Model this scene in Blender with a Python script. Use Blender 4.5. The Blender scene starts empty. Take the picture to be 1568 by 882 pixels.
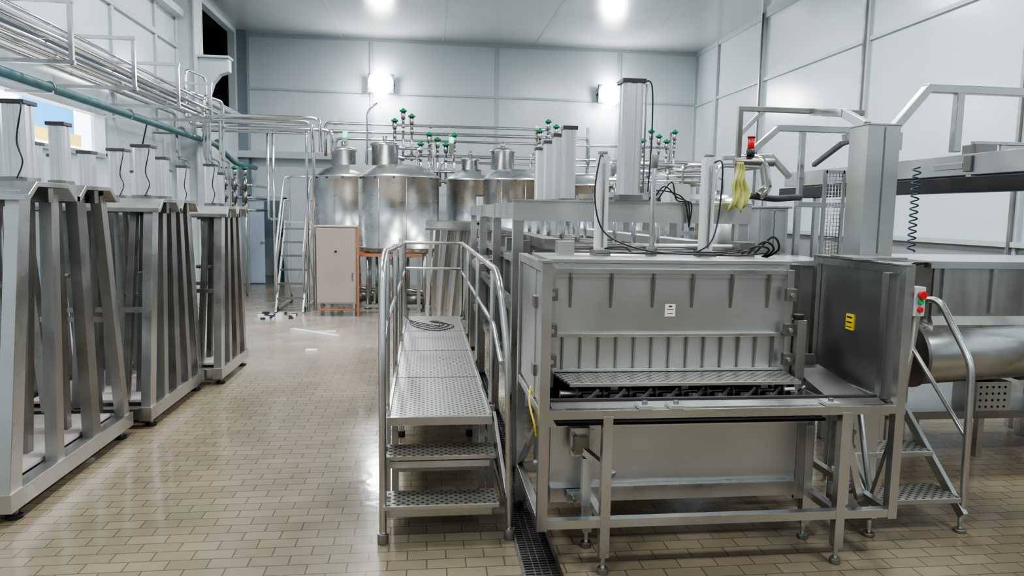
import bpy, bmesh, math, random
from mathutils import Vector, Matrix
random.seed(7)
S=bpy.context.scene
try:
    S.view_settings.look='AgX - Medium High Contrast'
except Exception as e: print(e)
# ---------------------------------------------------------------- materials
def new_mat(name):
    m=bpy.data.materials.new(name);m.use_nodes=True
    return m,m.node_tree,m.node_tree.nodes["Principled BSDF"]
def mat(name,col,rough=.5,metal=0,var=.0,scale=6,stretch=(1,1,1),bump=0,emis=None,es=0,rvar=0,alpha=None):
    m,nt,b=new_mat(name);N=nt.nodes;L=nt.links
    b.inputs['Base Color'].default_value=(*col,1);b.inputs['Roughness'].default_value=rough;b.inputs['Metallic'].default_value=metal
    if emis: b.inputs['Emission Color'].default_value=(*emis,1);b.inputs['Emission Strength'].default_value=es
    if var or bump or rvar:
        tc=N.new('ShaderNodeTexCoord');mp=N.new('ShaderNodeMapping');mp.inputs['Scale'].default_value=stretch
        no=N.new('ShaderNodeTexNoise');no.inputs['Scale'].default_value=scale;no.inputs['Detail'].default_value=5
        L.new(tc.outputs['Object'],mp.inputs[0]);L.new(mp.outputs[0],no.inputs['Vector'])
        if var:
            cr=N.new('ShaderNodeValToRGB');cr.color_ramp.elements[0].position=.3;cr.color_ramp.elements[1].position=.7
            cr.color_ramp.elements[0].color=(*[max(0,c*(1-var)) for c in col],1);cr.color_ramp.elements[1].color=(*[min(1,c*(1+var)) for c in col],1)
            L.new(no.outputs['Fac'],cr.inputs[0]);L.new(cr.outputs[0],b.inputs['Base Color'])
        if rvar:
            mr=N.new('ShaderNodeMapRange');mr.inputs['From Min'].default_value=.3;mr.inputs['From Max'].default_value=.7
            mr.inputs['To Min'].default_value=max(.05,rough-rvar);mr.inputs['To Max'].default_value=rough+rvar
            L.new(no.outputs['Fac'],mr.inputs['Value']);L.new(mr.outputs[0],b.inputs['Roughness'])
        if bump:
            bp=N.new('ShaderNodeBump');bp.inputs['Strength'].default_value=bump;bp.inputs['Distance'].default_value=.01
            L.new(no.outputs['Fac'],bp.inputs['Height']);L.new(bp.outputs[0],b.inputs['Normal'])
    return m
STEEL=mat('brushed_steel',(.56,.56,.55),.29,1,var=.10,scale=3,rvar=.08)
STEELV=mat('brushed_steel_vertical',(.43,.425,.41),.36,1,var=.14,scale=3,stretch=(3,3,.6),rvar=.06)
STEELD=mat('dull_steel',(.29,.285,.27),.38,1,var=.18,scale=4,rvar=.10)
PANEL=mat('matt_steel_panel',(.56,.57,.565),.36,1,var=.07,scale=2.2,rvar=.07,bump=.05)
TANK=mat('tank_steel',(.60,.605,.60),.28,1,var=.04,scale=2,stretch=(1,1,4),rvar=.03)
ALU=mat('anodised_aluminium',(.70,.715,.73),.36,.9,var=.05,scale=3)
WHITECYL=mat('painted_aluminium',(.80,.81,.82),.3,.3)
PIPE=mat('polished_pipe',(.66,.655,.65),.16,1,var=.08,scale=2)
BLACK=mat('black_rubber',(.012,.012,.013),.45)
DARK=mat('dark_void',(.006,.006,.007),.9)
DGREY=mat('dark_grey_plastic',(.05,.05,.055),.5)
GREEN=mat('green_valve_cap',(.01,.22,.10),.4)
GLED=mat('green_led',(.05,.8,.4),.4,emis=(.1,1,.5),es=2.0)
GDOT=mat('green_reflection_dot',(.45,.62,.52),.5)  # reflections on the lower front painted as faint green dots
RED=mat('red_beacon',(.5,.02,.02),.3,emis=(1,.03,.03),es=.12)
REDB=mat('red_button',(.6,.02,.02),.35)
GRNB=mat('green_button',(.03,.4,.12),.35)
YEL=mat('yellow_sticker',(.85,.6,.02),.5)
WHT=mat('white_label',(.85,.85,.84),.5)
PINK=mat('pink_reflection_cabinet',(.54,.45,.41),.34,.5,var=.06,scale=2)  # pinkish beige reflection put into the cabinet's colour
ORANGE=mat('orange_primer',(.42,.17,.08),.6)
TEAL=mat('teal_pipe',(.065,.14,.155),.45,var=.15)
CLOTH=mat('yellow_cloth',(.60,.60,.22),.9,var=.15,scale=20)
WALL=mat('white_panel_wall',(.575,.635,.668),.22,0,var=.035,scale=.6,stretch=(1,1,.3),rvar=.06,bump=.08)
WALLF=mat('grey_rear_wall',(.33,.34,.345),.5)  # unseen wall, grey tone added to darken reflections in the machine front
WALLD=mat('grey_lower_band',(.25,.26,.265),.4,0,var=.08,scale=1)  # darker grey strip along the right wall's lower part
CEIL=mat('ceiling_panel',(.44,.475,.485),.22,0,var=.03,scale=.5,rvar=.04)
CSEAM=mat('ceiling_joint',(.40,.43,.44),.35)
TRIM=mat('panel_joint_trim',(.43,.475,.50),.4)
TRIMD=mat('grey_flashing',(.20,.24,.27),.45)
STRUCT=mat('painted_column',(.50,.535,.53),.5,var=.05)
SKYB=mat('outdoor_blue',(.1,.45,.9),.8,emis=(.06,.42,1),es=1.5)
SKYY=mat('outdoor_yellow',(.9,.75,.2),.8,emis=(1,.75,.15),es=1.3)
SKYW=mat('outdoor_white',(1,1,1),.8,emis=(.93,.97,1),es=4)
LAMP=mat('lamp_emitter',(1,1,1),.5,emis=(.97,.99,1),es=120)
LAMPS=mat('lamp_diffuser',(1,1,1),.5,emis=(1,1,1),es=4)
DOORB=mat('door_blue_white',(.50,.60,.72),.4)
WOOD=mat('pale_plastic_tray',(.54,.49,.47),.6,var=.1)
def floor_mat():
    m,nt,b=new_mat('quarry_tile_floor');N=nt.nodes;L=nt.links
    tc=N.new('ShaderNodeTexCoord')
    br=N.new('ShaderNodeTexBrick');br.inputs['Scale'].default_value=1;br.inputs['Brick Width'].default_value=.2;br.inputs['Row Height'].default_value=.1
    br.inputs['Mortar Size'].default_value=.0035;br.inputs['Mortar Smooth'].default_value=.2;br.inputs['Bias'].default_value=0
    br.inputs['Color1'].default_value=(.255,.212,.148,1);br.inputs['Color2'].default_value=(.212,.176,.122,1);br.inputs['Mortar'].default_value=(.10,.081,.058,1)
    L.new(tc.outputs['Object'],br.inputs['Vector'])
    n=N.new('ShaderNodeTexNoise');n.inputs['Scale'].default_value=.9;n.inputs['Detail'].default_value=6;L.new(tc.outputs['Object'],n.inputs['Vector'])
    cr=N.new('ShaderNodeValToRGB');cr.color_ramp.elements[0].position=.3;cr.color_ramp.elements[1].position=.7
    cr.color_ramp.elements[0].color=(.74,.74,.75,1);cr.color_ramp.elements[1].color=(1.12,1.08,1.05,1)
    L.new(n.outputs['Fac'],cr.inputs[0])
    mx=N.new('ShaderNodeMixRGB');mx.blend_type='MULTIPLY';mx.inputs[0].default_value=1
    L.new(br.outputs['Color'],mx.inputs[1]);L.new(cr.outputs[0],mx.inputs[2])
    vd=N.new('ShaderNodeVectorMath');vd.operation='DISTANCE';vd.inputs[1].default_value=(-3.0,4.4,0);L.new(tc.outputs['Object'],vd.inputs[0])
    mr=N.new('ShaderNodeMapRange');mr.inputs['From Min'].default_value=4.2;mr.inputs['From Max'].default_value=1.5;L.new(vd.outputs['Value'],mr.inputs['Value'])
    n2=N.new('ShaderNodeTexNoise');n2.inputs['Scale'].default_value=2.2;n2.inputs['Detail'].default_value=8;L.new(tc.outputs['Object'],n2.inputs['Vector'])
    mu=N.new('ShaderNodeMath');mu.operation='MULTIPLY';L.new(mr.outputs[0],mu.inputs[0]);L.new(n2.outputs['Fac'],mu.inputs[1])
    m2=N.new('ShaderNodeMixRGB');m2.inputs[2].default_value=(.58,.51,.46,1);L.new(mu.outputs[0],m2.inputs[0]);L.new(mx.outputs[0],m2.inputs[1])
    L.new(m2.outputs[0],b.inputs['Base Color'])
    mr2=N.new('ShaderNodeMapRange');mr2.inputs['From Min'].default_value=.35;mr2.inputs['From Max'].default_value=.65;mr2.inputs['To Min'].default_value=.10;mr2.inputs['To Max'].default_value=.30
    L.new(n.outputs['Fac'],mr2.inputs['Value']);L.new(mr2.outputs[0],b.inputs['Roughness'])
    n3=N.new('ShaderNodeTexNoise');n3.inputs['Scale'].default_value=9;n3.inputs['Detail'].default_value=3;L.new(tc.outputs['Object'],n3.inputs['Vector'])
    bp0=N.new('ShaderNodeBump');bp0.inputs['Strength'].default_value=.22;bp0.inputs['Distance'].default_value=.006;L.new(n3.outputs['Fac'],bp0.inputs['Height'])
    bp=N.new('ShaderNodeBump');bp.inputs['Strength'].default_value=.5;bp.inputs['Distance'].default_value=.004;bp.invert=True
    L.new(br.outputs['Fac'],bp.inputs['Height']);L.new(bp0.outputs[0],bp.inputs['Normal']);L.new(bp.outputs[0],b.inputs['Normal'])
    return m
FLOOR=floor_mat()
def dots_mat(name,sc,rad,base,dark):
    m,nt,b=new_mat(name);N=nt.nodes;L=nt.links
    tc=N.new('ShaderNodeTexCoord');mp=N.new('ShaderNodeMapping');mp.inputs['Scale'].default_value=(sc,sc,sc);mp.inputs['Rotation'].default_value=(0,0,math.radians(45))
    L.new(tc.outputs['Object'],mp.inputs[0])
    fr=N.new('ShaderNodeVectorMath');fr.operation='FRACTION';L.new(mp.outputs[0],fr.inputs[0])
    s=N.new('ShaderNodeSeparateXYZ');L.new(fr.outputs[0],s.inputs[0]);c=N.new('ShaderNodeCombineXYZ');c.inputs[2].default_value=0
    L.new(s.outputs[0],c.inputs[0]);L.new(s.outputs[1],c.inputs[1])
    d=N.new('ShaderNodeVectorMath');d.operation='DISTANCE';d.inputs[1].default_value=(.5,.5,0);L.new(c.outputs[0],d.inputs[0])
    lt=N.new('ShaderNodeMath');lt.operation='LESS_THAN';lt.inputs[1].default_value=rad;L.new(d.outputs['Value'],lt.inputs[0])
    mx=N.new('ShaderNodeMixRGB');mx.inputs[1].default_value=(*base,1);mx.inputs[2].default_value=(*dark,1);L.new(lt.outputs[0],mx.inputs[0])
    L.new(mx.outputs[0],b.inputs['Base Color']);b.inputs['Roughness'].default_value=.36
    iv=N.new('ShaderNodeMath');iv.operation='SUBTRACT';iv.inputs[0].default_value=.95;L.new(lt.outputs[0],iv.inputs[1]);iv.use_clamp=True
    L.new(iv.outputs[0],b.inputs['Metallic'])
    return m
DECK=dots_mat('perforated_deck',27,.28,(.55,.54,.49),(.03,.026,.02))
# ---------------------------------------------------------------- mesh builder
class B:
    def __init__(s,name): s.n=name;s.bm=bmesh.new();s.m=[]
    def mi(s,m):
        if m not in s.m: s.m.append(m)
        return s.m.index(m)
    def face(s,vs,m,sm=False):
        try: f=s.bm.faces.new(vs)
        except ValueError: return
        f.material_index=s.mi(m);f.smooth=sm
    def hexa(s,P,m):
        v=[s.bm.verts.new(p) for p in P]
        for q in ((3,2,1,0),(4,5,6,7),(0,1,5,4),(1,2,6,5),(2,3,7,6),(3,0,4,7)): s.face([v[i] for i in q],m)
    def b(s,x0,x1,y0,y1,z0,z1,m):
        s.hexa([(x0,y0,z0),(x1,y0,z0),(x1,y1,z0),(x0,y1,z0),(x0,y0,z1),(x1,y0,z1),(x1,y1,z1),(x0,y1,z1)],m)
    def bar(s,p,q,w,h,m):
        p=Vector(p);q=Vector(q);d=(q-p).normalized()
        up=Vector((0,0,1)) if abs(d.z)<.8 else Vector((0,1,0))
        a=d.cross(up).normalized();u=a.cross(d).normalized();a*=w/2;u*=h/2
        s.hexa([p-a-u,p+a-u,p+a+u,p-a+u,q-a-u,q+a-u,q+a+u,q-a+u],m)
    def bars(s,pts,w,h,m):
        for i in range(len(pts)-1):
            p=Vector(pts[i]);q=Vector(pts[i+1]);d=(q-p).normalized()*w*.42;k=1+.05*(i%2)
            s.bar(p-d if i else p,q+d if i<len(pts)-2 else q,w*k,h*k,m)
    def cyl(s,p,q,r,m,seg=16,r2=None):
        p=Vector(p);q=Vector(q);r2=r if r2 is None else r2;d=(q-p).normalized()
        up=Vector((0,0,1)) if abs(d.z)<.9 else Vector((1,0,0))
        a=d.cross(up).normalized();u=a.cross(d)
        A=[];C=[]
        for i in range(seg):
            t=2*math.pi*i/seg;o=a*math.cos(t)+u*math.sin(t)
            A.append(s.bm.verts.new(p+o*r));C.append(s.bm.verts.new(q+o*r2))
        for i in range(seg):
            j=(i+1)%seg;s.face([A[i],A[j],C[j],C[i]],m,True)
        s.face(A[::-1],m);s.face(C,m)
    def tube(s,pts,r,m,seg=10,fil=0):
        pts=[Vector(p) for p in pts]
        if fil:
            o=[pts[0]]
            for i in range(1,len(pts)-1):
                a=pts[i-1]-pts[i];c=pts[i+1]-pts[i];f=min(fil,a.length*.45,c.length*.45)
                A=pts[i]+a.normalized()*f;C=pts[i]+c.normalized()*f
                for k in range(6):
                    t=k/5;o.append(A*(1-t)**2+pts[i]*2*t*(1-t)+C*t*t)
            o.append(pts[-1]);pts=o
        rings=[];d0=(pts[1]-pts[0]).normalized()
        up=Vector((0,0,1)) if abs(d0.z)<.9 else Vector((1,0,0))
        a=d0.cross(up).normalized()
        for i,p in enumerate(pts):
            if i==0: d=d0
            elif i==len(pts)-1: d=(pts[i]-pts[i-1]).normalized()
            else: d=((pts[i]-pts[i-1]).normalized()+(pts[i+1]-pts[i]).normalized()).normalized()
            a=(a-d*a.dot(d)).normalized();u=d.cross(a)
            rings.append([s.bm.verts.new(p+(a*math.cos(2*math.pi*k/seg)+u*math.sin(2*math.pi*k/seg))*r) for k in range(seg)])
        for A,C in zip(rings,rings[1:]):
            for k in range(seg):
                j=(k+1)%seg;s.face([A[k],A[j],C[j],C[k]],m,True)
        s.face(rings[0][::-1],m);s.face(rings[-1],m)
    def spl(s,pts,r,m,seg=8):
        P=[Vector(p) for p in pts];P=[P[0]]+P+[P[-1]];o=[]
        for i in range(1,len(P)-2):
            for k in range(6):
                t=k/6;a,b_,c,d=P[i-1],P[i],P[i+1],P[i+2]
                o.append(.5*((2*b_)+(c-a)*t+(2*a-5*b_+4*c-d)*t*t+(3*b_-a-3*c+d)*t**3))
        o.append(P[-1]);s.tube(o,r,m,seg)
    def prism(s,poly,ax,a0,a1,m,smooth=False):
        def P(u,v,w): return {'x':(w,u,v),'y':(u,w,v),'z':(u,v,w)}[ax]
        A=[s.bm.verts.new(P(u,v,a0)) for u,v in poly];C=[s.bm.verts.new(P(u,v,a1)) for u,v in poly];n=len(poly)
        for i in range(n):
            j=(i+1)%n;s.face([A[i],A[j],C[j],C[i]],m,smooth)
        s.face(A[::-1],m);s.face(C,m)
    def lathe(s,cx,cy,prof,m,seg=48):
        R=[[s.bm.verts.new((cx+r*math.cos(2*math.pi*k/seg),cy+r*math.sin(2*math.pi*k/seg),z)) for k in range(seg)] for r,z in prof]
        for A,C in zip(R,R[1:]):
            for k in range(seg):
                j=(k+1)%seg;s.face([A[k],A[j],C[j],C[k]],m,True)
        s.face(R[0][::-1],m);s.face(R[-1],m)
    def done(s,bevel=0):
        bmesh.ops.recalc_face_normals(s.bm,faces=s.bm.faces)
        vs=[v.co for v in s.bm.verts];c=Vector(((min(v.x for v in vs)+max(v.x for v in vs))/2,(min(v.y for v in vs)+max(v.y for v in vs))/2,min(v.z for v in vs)))
        for v in s.bm.verts: v.co-=c
        me=bpy.data.meshes.new(s.n);s.bm.to_mesh(me);s.bm.free()
        for m in s.m: me.materials.append(m)
        o=bpy.data.objects.new(s.n,me);o.location=c;S.collection.objects.link(o)
        if bevel:
            md=o.modifiers.new('bevel','BEVEL');md.width=bevel;md.segments=2;md.limit_method='ANGLE';md.angle_limit=math.radians(60);md.harden_normals=False
        return o
# ---------------------------------------------------------------- room
XL,XR,YB,YF,ZC=-4.27,6.7,17.5,-7.0,5.8
o=B('floor');o.b(XL-2.2,XR+.2,YF,YB+3,-.1,0,FLOOR);o.done()
o=B('ceiling');o.b(XL-.2,XR+.2,YF,YB+.2,ZC,ZC+.1,CEIL);o.done()
o=B('trim_1')
for x in (-1.95,.4,2.6,4.9): o.b(x-.018,x+.018,YF,YB,ZC-.006,ZC,CSEAM)
o.done()
o=B('wall_back')
o.b(-3.25,XR+.2,YB,YB+.15,0,ZC,WALL);o.b(XL-.2,-3.25,YB,YB+.15,2.07,ZC,WALL);o.b(XL-.2,-4.2,YB,YB+.15,0,2.07,WALL)
o.done()
o=B('trim_2')
for x in (-1.26,1.7,4.7): o.b(x-.045,x+.045,YB-.03,YB,0,ZC,TRIM)
o.b(XL,XR,YB-.035,YB,4.52,4.57,TRIM);o.b(XL,XR,YB-.05,YB,ZC-.09,ZC,TRIM)
o.b(XR-.07,XR,YB-.07,YB,0,ZC,TRIM)
o.b(XL,-1.9,YB-.35,YB,2.95,3.1,STRUCT)
o.b(XL,XL+.22,YB-.25,YB,2.1,ZC,TRIMD)
o.done()
o=B('wall_right');o.b(XR,XR+.15,YF,YB,0,ZC,WALL);o.done()
o=B('trim_3')
for y in (16.2,13.9,10.45,7.4,4.4,1.4): o.b(XR-.06,XR,y-.07,y+.07,0,ZC,TRIM)
for y in (13.9,10.45,7.4): o.b(XR-.1,XR-.06,y-.02,y+.02,0,ZC,STEELD)
o.b(XR-.04,XR,YF,YB,4.48,4.54,TRIM);o.b(XR-.05,XR,YF,YB,ZC-.1,ZC,TRIM)
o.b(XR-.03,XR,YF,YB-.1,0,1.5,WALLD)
o.b(XR-.09,XR-.03,YF,YB-.1,1.5,1.56,TRIM)
o.done()
o=B('wall_front');o.b(XL-.2,XR+.2,YF-.15,YF,0,ZC,WALLF);o.done()
o=B('wall_left')
wy0,wy1,wz0,wz1=5.2,10.25,2.45,3.0
o.b(XL-.15,XL,YF,wy0,0,ZC,WALL);o.b(XL-.15,XL,wy1,14.2,0,ZC,WALL);o.b(XL-.15,XL,wy0,wy1,0,wz0,WALL);o.b(XL-.15,XL,wy0,wy1,wz1,ZC,WALL)
o.b(XL-.15,XL,14.2,YB,0,3.9,WALL);o.b(XL-.15,XL,14.2,YB,5.7,ZC,WALL);o.b(XL-.15,XL,17.1,YB,3.9,5.7,WALL)
o.done()
o=B('roof_void');o.b(XL-1.3,XL-1.25,14,17.4,0,5.8,DARK);o.b(XL-1.3,XL-.15,14,14.05,3.7,5.8,DARK);o.b(XL-1.3,XL-.15,17.3,17.35,3.7,5.8,DARK);o.b(XL-1.3,XL-.15,14,17.3,5.75,5.8,DARK);o.b(XL-1.3,XL-.15,14,17.3,3.7,3.75,DARK);o.done()
o=B('window_1')
for z in (wz0,wz1): o.b(XL-.1,XL+.04,wy0,wy1,z-.03,z+.03,TRIM)
for y in (wy0,7.4,wy1): o.b(XL-.1,XL+.04,y-.03,y+.03,wz0,wz1,TRIM)
o.done()
o=B('outside_backdrop')  # glowing sheets stand in for daylight, blue sky and building outside
o.b(-6.25,-6.15,2,16,0,5.5,SKYW)
o.b(-6.15,-6.1,11.9,13.5,3.0,3.9,SKYB);o.b(-6.15,-6.08,11.9,13.7,2.82,3.02,SKYY);o.b(-6.15,-6.1,10.2,11.3,3.1,3.4,SKYY)
o.done()
o=B('trim_4')
for y in (2.0,5.0,10.6,12.2): o.b(XL,XL+.04,y-.04,y+.04,3.0,ZC,TRIM)
o.b(XL,XL+.05,YF,14.2,4.5,4.58,TRIM);o.b(XL,XL+.12,YF,14.2,3.62,3.74,TRIMD);o.b(XL,XL+.06,14.2,14.3,3.9,5.7,TRIMD);o.b(XL,XL+.1,14.2,YB-.3,3.82,3.92,STRUCT)
o.b(XL,XL+.18,YF,13.1,5.0,5.12,STRUCT)
o.done()
o=B('steel_column')
o.b(-4.25,-3.95,13.2,13.55,0,ZC,STRUCT)
for x in (-4.25,-3.95): o.b(x-.02,x+.02,13.15,13.6,0,ZC,STRUCT)
o.prism([(-3.93,4.38),(-3.42,4.38),(-3.42,4.16),(-3.58,4.10),(-3.70,3.95),(-3.78,3.7),(-3.93,3.5)],'y',13.28,13.47,TRIM)
o.b(-3.95,-3.40,13.22,13.53,4.38,4.42,STRUCT)
o.done(.01)
o=B('door_1')
o.b(-4.2,-4.12,YB-.06,YB+.15,0,2.05,TRIM);o.b(-3.33,-3.25,YB-.06,YB+.15,0,2.05,TRIM);o.b(-4.2,-3.25,YB-.06,YB+.15,1.97,2.065,TRIM)
o.b(-4.12,-3.78,YB-.02,YB+.03,.02,1.97,DOORB);o.cyl((-3.84,YB-.03,1.0),(-3.84,YB-.09,1.0),.02,STEEL);o.b(-3.86,-3.74,YB-.1,YB-.08,.985,1.015,STEEL)
o.done(.004)
o=B('room_beyond_door')
o.b(-4.3,-3.1,YB+2.2,YB+2.25,0,2.6,WALL);o.b(-4.35,-4.3,YB+.16,YB+2.2,0,2.6,WALL);o.b(-3.15,-3.1,YB+.16,YB+2.2,0,2.6,WALL)
o.b(-3.75,-3.4,YB+.9,YB+1.2,0,1.3,TEAL);o.b(-3.7,-3.45,YB+.88,YB+.9,1.0,1.2,DARK);o.cyl((-3.45,YB+.7,.9),(-3.45,YB+1.0,.9),.2,STEELD)
o.done()
# ---------------------------------------------------------------- lamps
def flood(x,z):
    o=B('wall_floodlight')
    o.b(x-.3,x+.3,YB-.2,YB-.12,z-.22,z+.22,DGREY);o.cyl((x,YB-.24,z),(x,YB-.2,z),.28,LAMP,32)
    o.bar((x-.3,YB-.15,z),(x-.3,YB,z),.03,.03,DGREY);o.bar((x+.3,YB-.15,z),(x+.3,YB,z),.03,.03,DGREY)
    o.done()
    l=bpy.data.lights.new('floodlight_beam','AREA');l.shape='DISK';l.size=.5;l.energy=210;l.color=(.95,.98,1)
    ob=bpy.data.objects.new('floodlight_beam',l);S.collection.objects.link(ob);ob.location=(x,YB-.27,z);ob.rotation_euler=(math.radians(70),0,0)
flood(-1.05,4.74);flood(4.46,4.70)
for y,e in ((-4,110),(0.5,165),(5,185),(8.8,175),(11.9,145)):
    for x in (-1.6,3.9):
        o=B('ceiling_lamp');o.b(x-.75,x+.75,y-.4,y+.4,ZC-.1,ZC,STRUCT);o.b(x-.7,x+.7,y-.35,y+.35,ZC-.115,ZC-.1,LAMPS);o.done()
        l=bpy.data.lights.new('ceiling_lamp_light','AREA');l.shape='RECTANGLE';l.size=1.3;l.size_y=.6;l.energy=e;l.color=(.93,.98,1)
        ob=bpy.data.objects.new('ceiling_lamp_light',l);S.collection.objects.link(ob);ob.location=(x,y,ZC-.13)
# ---------------------------------------------------------------- pneumatic cylinder helper
def ramp_cyl(o,x,y,z,h,w,hose=True):
    o.b(x-w/2,x+w/2,y-w/2,y+w/2,z,z+.03,STEELD)
    o.prism([(x-w*.44,y-w*.3),(x-w*.3,y-w*.44),(x-w*.12,y-w*.44),(x-w*.1,y-w*.4),(x+w*.1,y-w*.4),(x+w*.12,y-w*.44),(x+w*.3,y-w*.44),(x+w*.44,y-w*.3),
             (x+w*.44,y-w*.12),(x+w*.4,y-w*.1),(x+w*.4,y+w*.1),(x+w*.44,y+w*.12),(x+w*.44,y+w*.3),(x+w*.3,y+w*.44),(x-w*.3,y+w*.44),(x-w*.44,y+w*.3),
             (x-w*.44,y+w*.12),(x-w*.4,y+w*.1),(x-w*.4,y-w*.1),(x-w*.44,y-w*.12)],'z',z+.03,z+h-.025,ALU)
    o.b(x-w/2,x+w/2,y-w/2,y+w/2,z+h-.025,z+h,DGREY)
    if hose:
        o.spl([(x+w*.4,y-w*.5,z+h-.018),(x+w*.5,y-w*.5-.03,z+h-.06),(x+w*.3,y-w*.5-.03,z+h*.5),(x+w*.5,y-w*.5-.04,z+.12),(x+w*.2,y-w*.5-.02,z+.02)],.005,BLACK,6)
# ---------------------------------------------------------------- press racks
def rack(y0,y1,xr,depth=1.05,h=1.8,n=4,squeeze=.66,cw=(.16,.12,.14,.12),ch=.42):
    o=B('cheese_press_rack');mid=(y0+y1)/2
    for ri,x in enumerate((xr,xr-depth*.5,xr-depth)):
        if ri!=1:
            o.b(x-.05,x+.05,y0,y1,.07,.18,STEEL)
            for y in (y0+.12,y1-.12): o.cyl((x,y,0),(x,y,.02),.045,BLACK);o.cyl((x,y,.02),(x,y,.07),.02,STEELD)
        for i in range(n):
            yb=y0+.08+(y1-y0-.16)*i/(n-1);yt=mid+(yb-mid)*squeeze
            w=.12 if i%2==0 else .09
            mt=(STEEL,STEELV,STEELD,STEELV)[(i+ri)%4]
            o.bar((x,yb,.17),(x,yt,h),.075,w,mt)
            if ri==0: o.bar((x-.2,yb+.06,.17),(x-.14,yt+.04,h),.05,.07,STEELD)
    for y in (y0+.05,y1-.05,mid): o.b(xr-depth,xr,y-.045,y+.045,.08,.17,STEEL)
    for i in (0,n-1):
        yb=y0+.1+(y1-y0-.2)*i/(n-1);yt=mid+(yb-mid)*squeeze;z=.95;yy=yb+(yt-yb)*(z-.17)/(h-.17)
        o.b(xr-depth,xr,yy-.02,yy+.02,z-.02,z+.02,STEEL)
    o.b(xr-depth+.1,xr-.06,y0+.15,y1-.15,.185,.21,WOOD)
    L=(y1-y0)*squeeze/2+.05
    k=0
    for j in (-1,1):
        yc=mid+j*L*.5;hw=L*.5+.02
        prof=[(yc-hw,h-.05),(yc-hw+.05,h-.05),(yc-hw*.55,h+.03),(yc+hw*.55,h+.03),(yc+hw-.05,h-.05),(yc+hw,h-.05),(yc+hw,h-.015),(yc+hw-.04,h-.015),(yc+hw*.58,h+.06),(yc-hw*.58,h+.06),(yc-hw+.04,h-.015),(yc-hw,h-.015)]
        o.prism(prof,'x',xr-depth-.12,xr+.10,STEEL)
        o.b(xr-depth-.1,xr+.08,yc-.03,yc+.03,h-.06,h+.03,STEELD)
        for x in (xr-.12,xr-depth*.5,xr-depth+.05):
            w=cw[k%4];k+=1
            ramp_cyl(o,x,yc+(.06 if k%2 else -.05),h+.06,ch+.07*(k%2),w,k%2==1)
            o.cyl((x-.08,yc,h),(x-.08,yc,h-.55),.018,PIPE);o.cyl((x-.08,yc,h-.55),(x-.08,yc,h-.58),.075,STEELD);o.cyl((x-.08,yc,h-.08),(x-.08,yc,h-.02),.05,STEELD)
    return o.done(.003)
rack(4.13,5.82,-2.34,h=1.87);rack(5.92,7.32,-2.24,n=5,h=1.8,ch=.38);rack(7.36,8.45,-2.08,n=4,h=1.75,cw=(.12,.1,.11,.1),ch=.36)
# far bank of press uprights behind the walkway
o=B('press_upright_bank')
o.b(.0,.75,10.6,10.7,.07,.16,STEEL);o.b(.0,.75,12.3,12.4,.07,.16,STEEL);o.b(.0,.08,10.7,12.3,.07,.16,STEEL);o.b(.67,.75,10.7,12.3,.07,.16,STEEL)
for x in (.04,.71):
    for y in (10.65,12.35): o.cyl((x,y,0),(x,y,.07),.03,BLACK)
for i in range(8):
    x=.08+i*.085
    for y in (10.8,11.5,12.2): o.bar((x-.05,y,.12),(x+.02+.015*i,y-.15,1.58),.045,.05,STEELV if i%2 else ALU)
for i in range(3):
    yc=10.75+i*.62
    o.prism([(yc-.3,1.52),(yc-.15,1.60),(yc+.15,1.60),(yc+.3,1.52),(yc+.3,1.55),(yc+.16,1.64),(yc-.16,1.64),(yc-.3,1.55)],'x',0,.95,STEELD)
for i in range(4): ramp_cyl(o,.80+.03*i,10.6+i*.45,1.63,.42,.11,False)
o.done(.003)
# ---------------------------------------------------------------- walkway platform
o=B('walkway_platform_with_steps')
xa,xb,ya,yb=-.20,.38,4.12,8.1;dz=.60
o.b(xa,xb,ya,yb,dz-.02,dz,DECK)
o.b(xa-.02,xa,ya,yb,dz-.06,dz+.015,STEEL);o.b(xb,xb+.02,ya,yb,dz-.06,dz+.015,STEEL)
o.b(xa-.02,xb+.02,ya-.03,ya,dz-.05,dz,STEEL);o.b(xa-.02,xb+.02,yb,yb+.03,dz-.06,dz,STEEL)
for y in (5.1,6.1,7.1): o.b(xa,xb,y-.006,y+.006,dz,dz+.003,STEELD)
for y in (4.35,5.6,6.8,8.0):
    for x in (xa+.02,xb-.02):
        o.b(x-.02,x+.02,y-.02,y+.02,.05,dz-.02,STEEL);o.cyl((x,y,0),(x,y,.05),.028,BLACK)
    o.b(xa,xb,y-.018,y+.018,.18,.22,STEEL)
for z,y0 in ((.213,3.74),(.423,3.93)):
    o.b(xa-.02,xb+.03,y0,y0+.2,z-.012,z,DECK);o.b(xa-.02,xb+.03,y0-.01,y0,z-.022,z,STEEL);o.b(xa-.02,xb+.03,y0+.2,y0+.21,z-.035,z,STEEL)
    o.b(xa+.0,xb,y0+.08,y0+.12,z-.10,z-.06,STEEL)
R=.020
for x,xf,zt in ((xa-.03,xa-.02,1.56),(xb+.035,xb+.09,1.46)):
    o.cyl((xf,3.75,0),(xf,3.75,.06),.03,STEELD)
    o.tube([(xf,3.75,.04),(xf-.005 if x<0 else xf-.02,3.78,1.0),(x,3.92,zt-.06),(x,4.15,zt),(x,8.1,1.44),(x,8.1,.6)],R,STEEL,12,fil=.09)
    o.bar((xf,3.78,.12),(x,4.2,.58),.02,.07,STEELV)
    o.tube([(x,3.80,.98),(x,4.25,1.12),(x,8.1,1.12)],.014,STEEL,10,fil=.05)
    for y in (4.35,5.6,6.85): o.cyl((x,y,.2),(x,y,zt-.02),.018,STEEL,12)
    o.bar((x,4.35,.05),(x,4.35,.6),.045,.045,STEEL)
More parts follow.
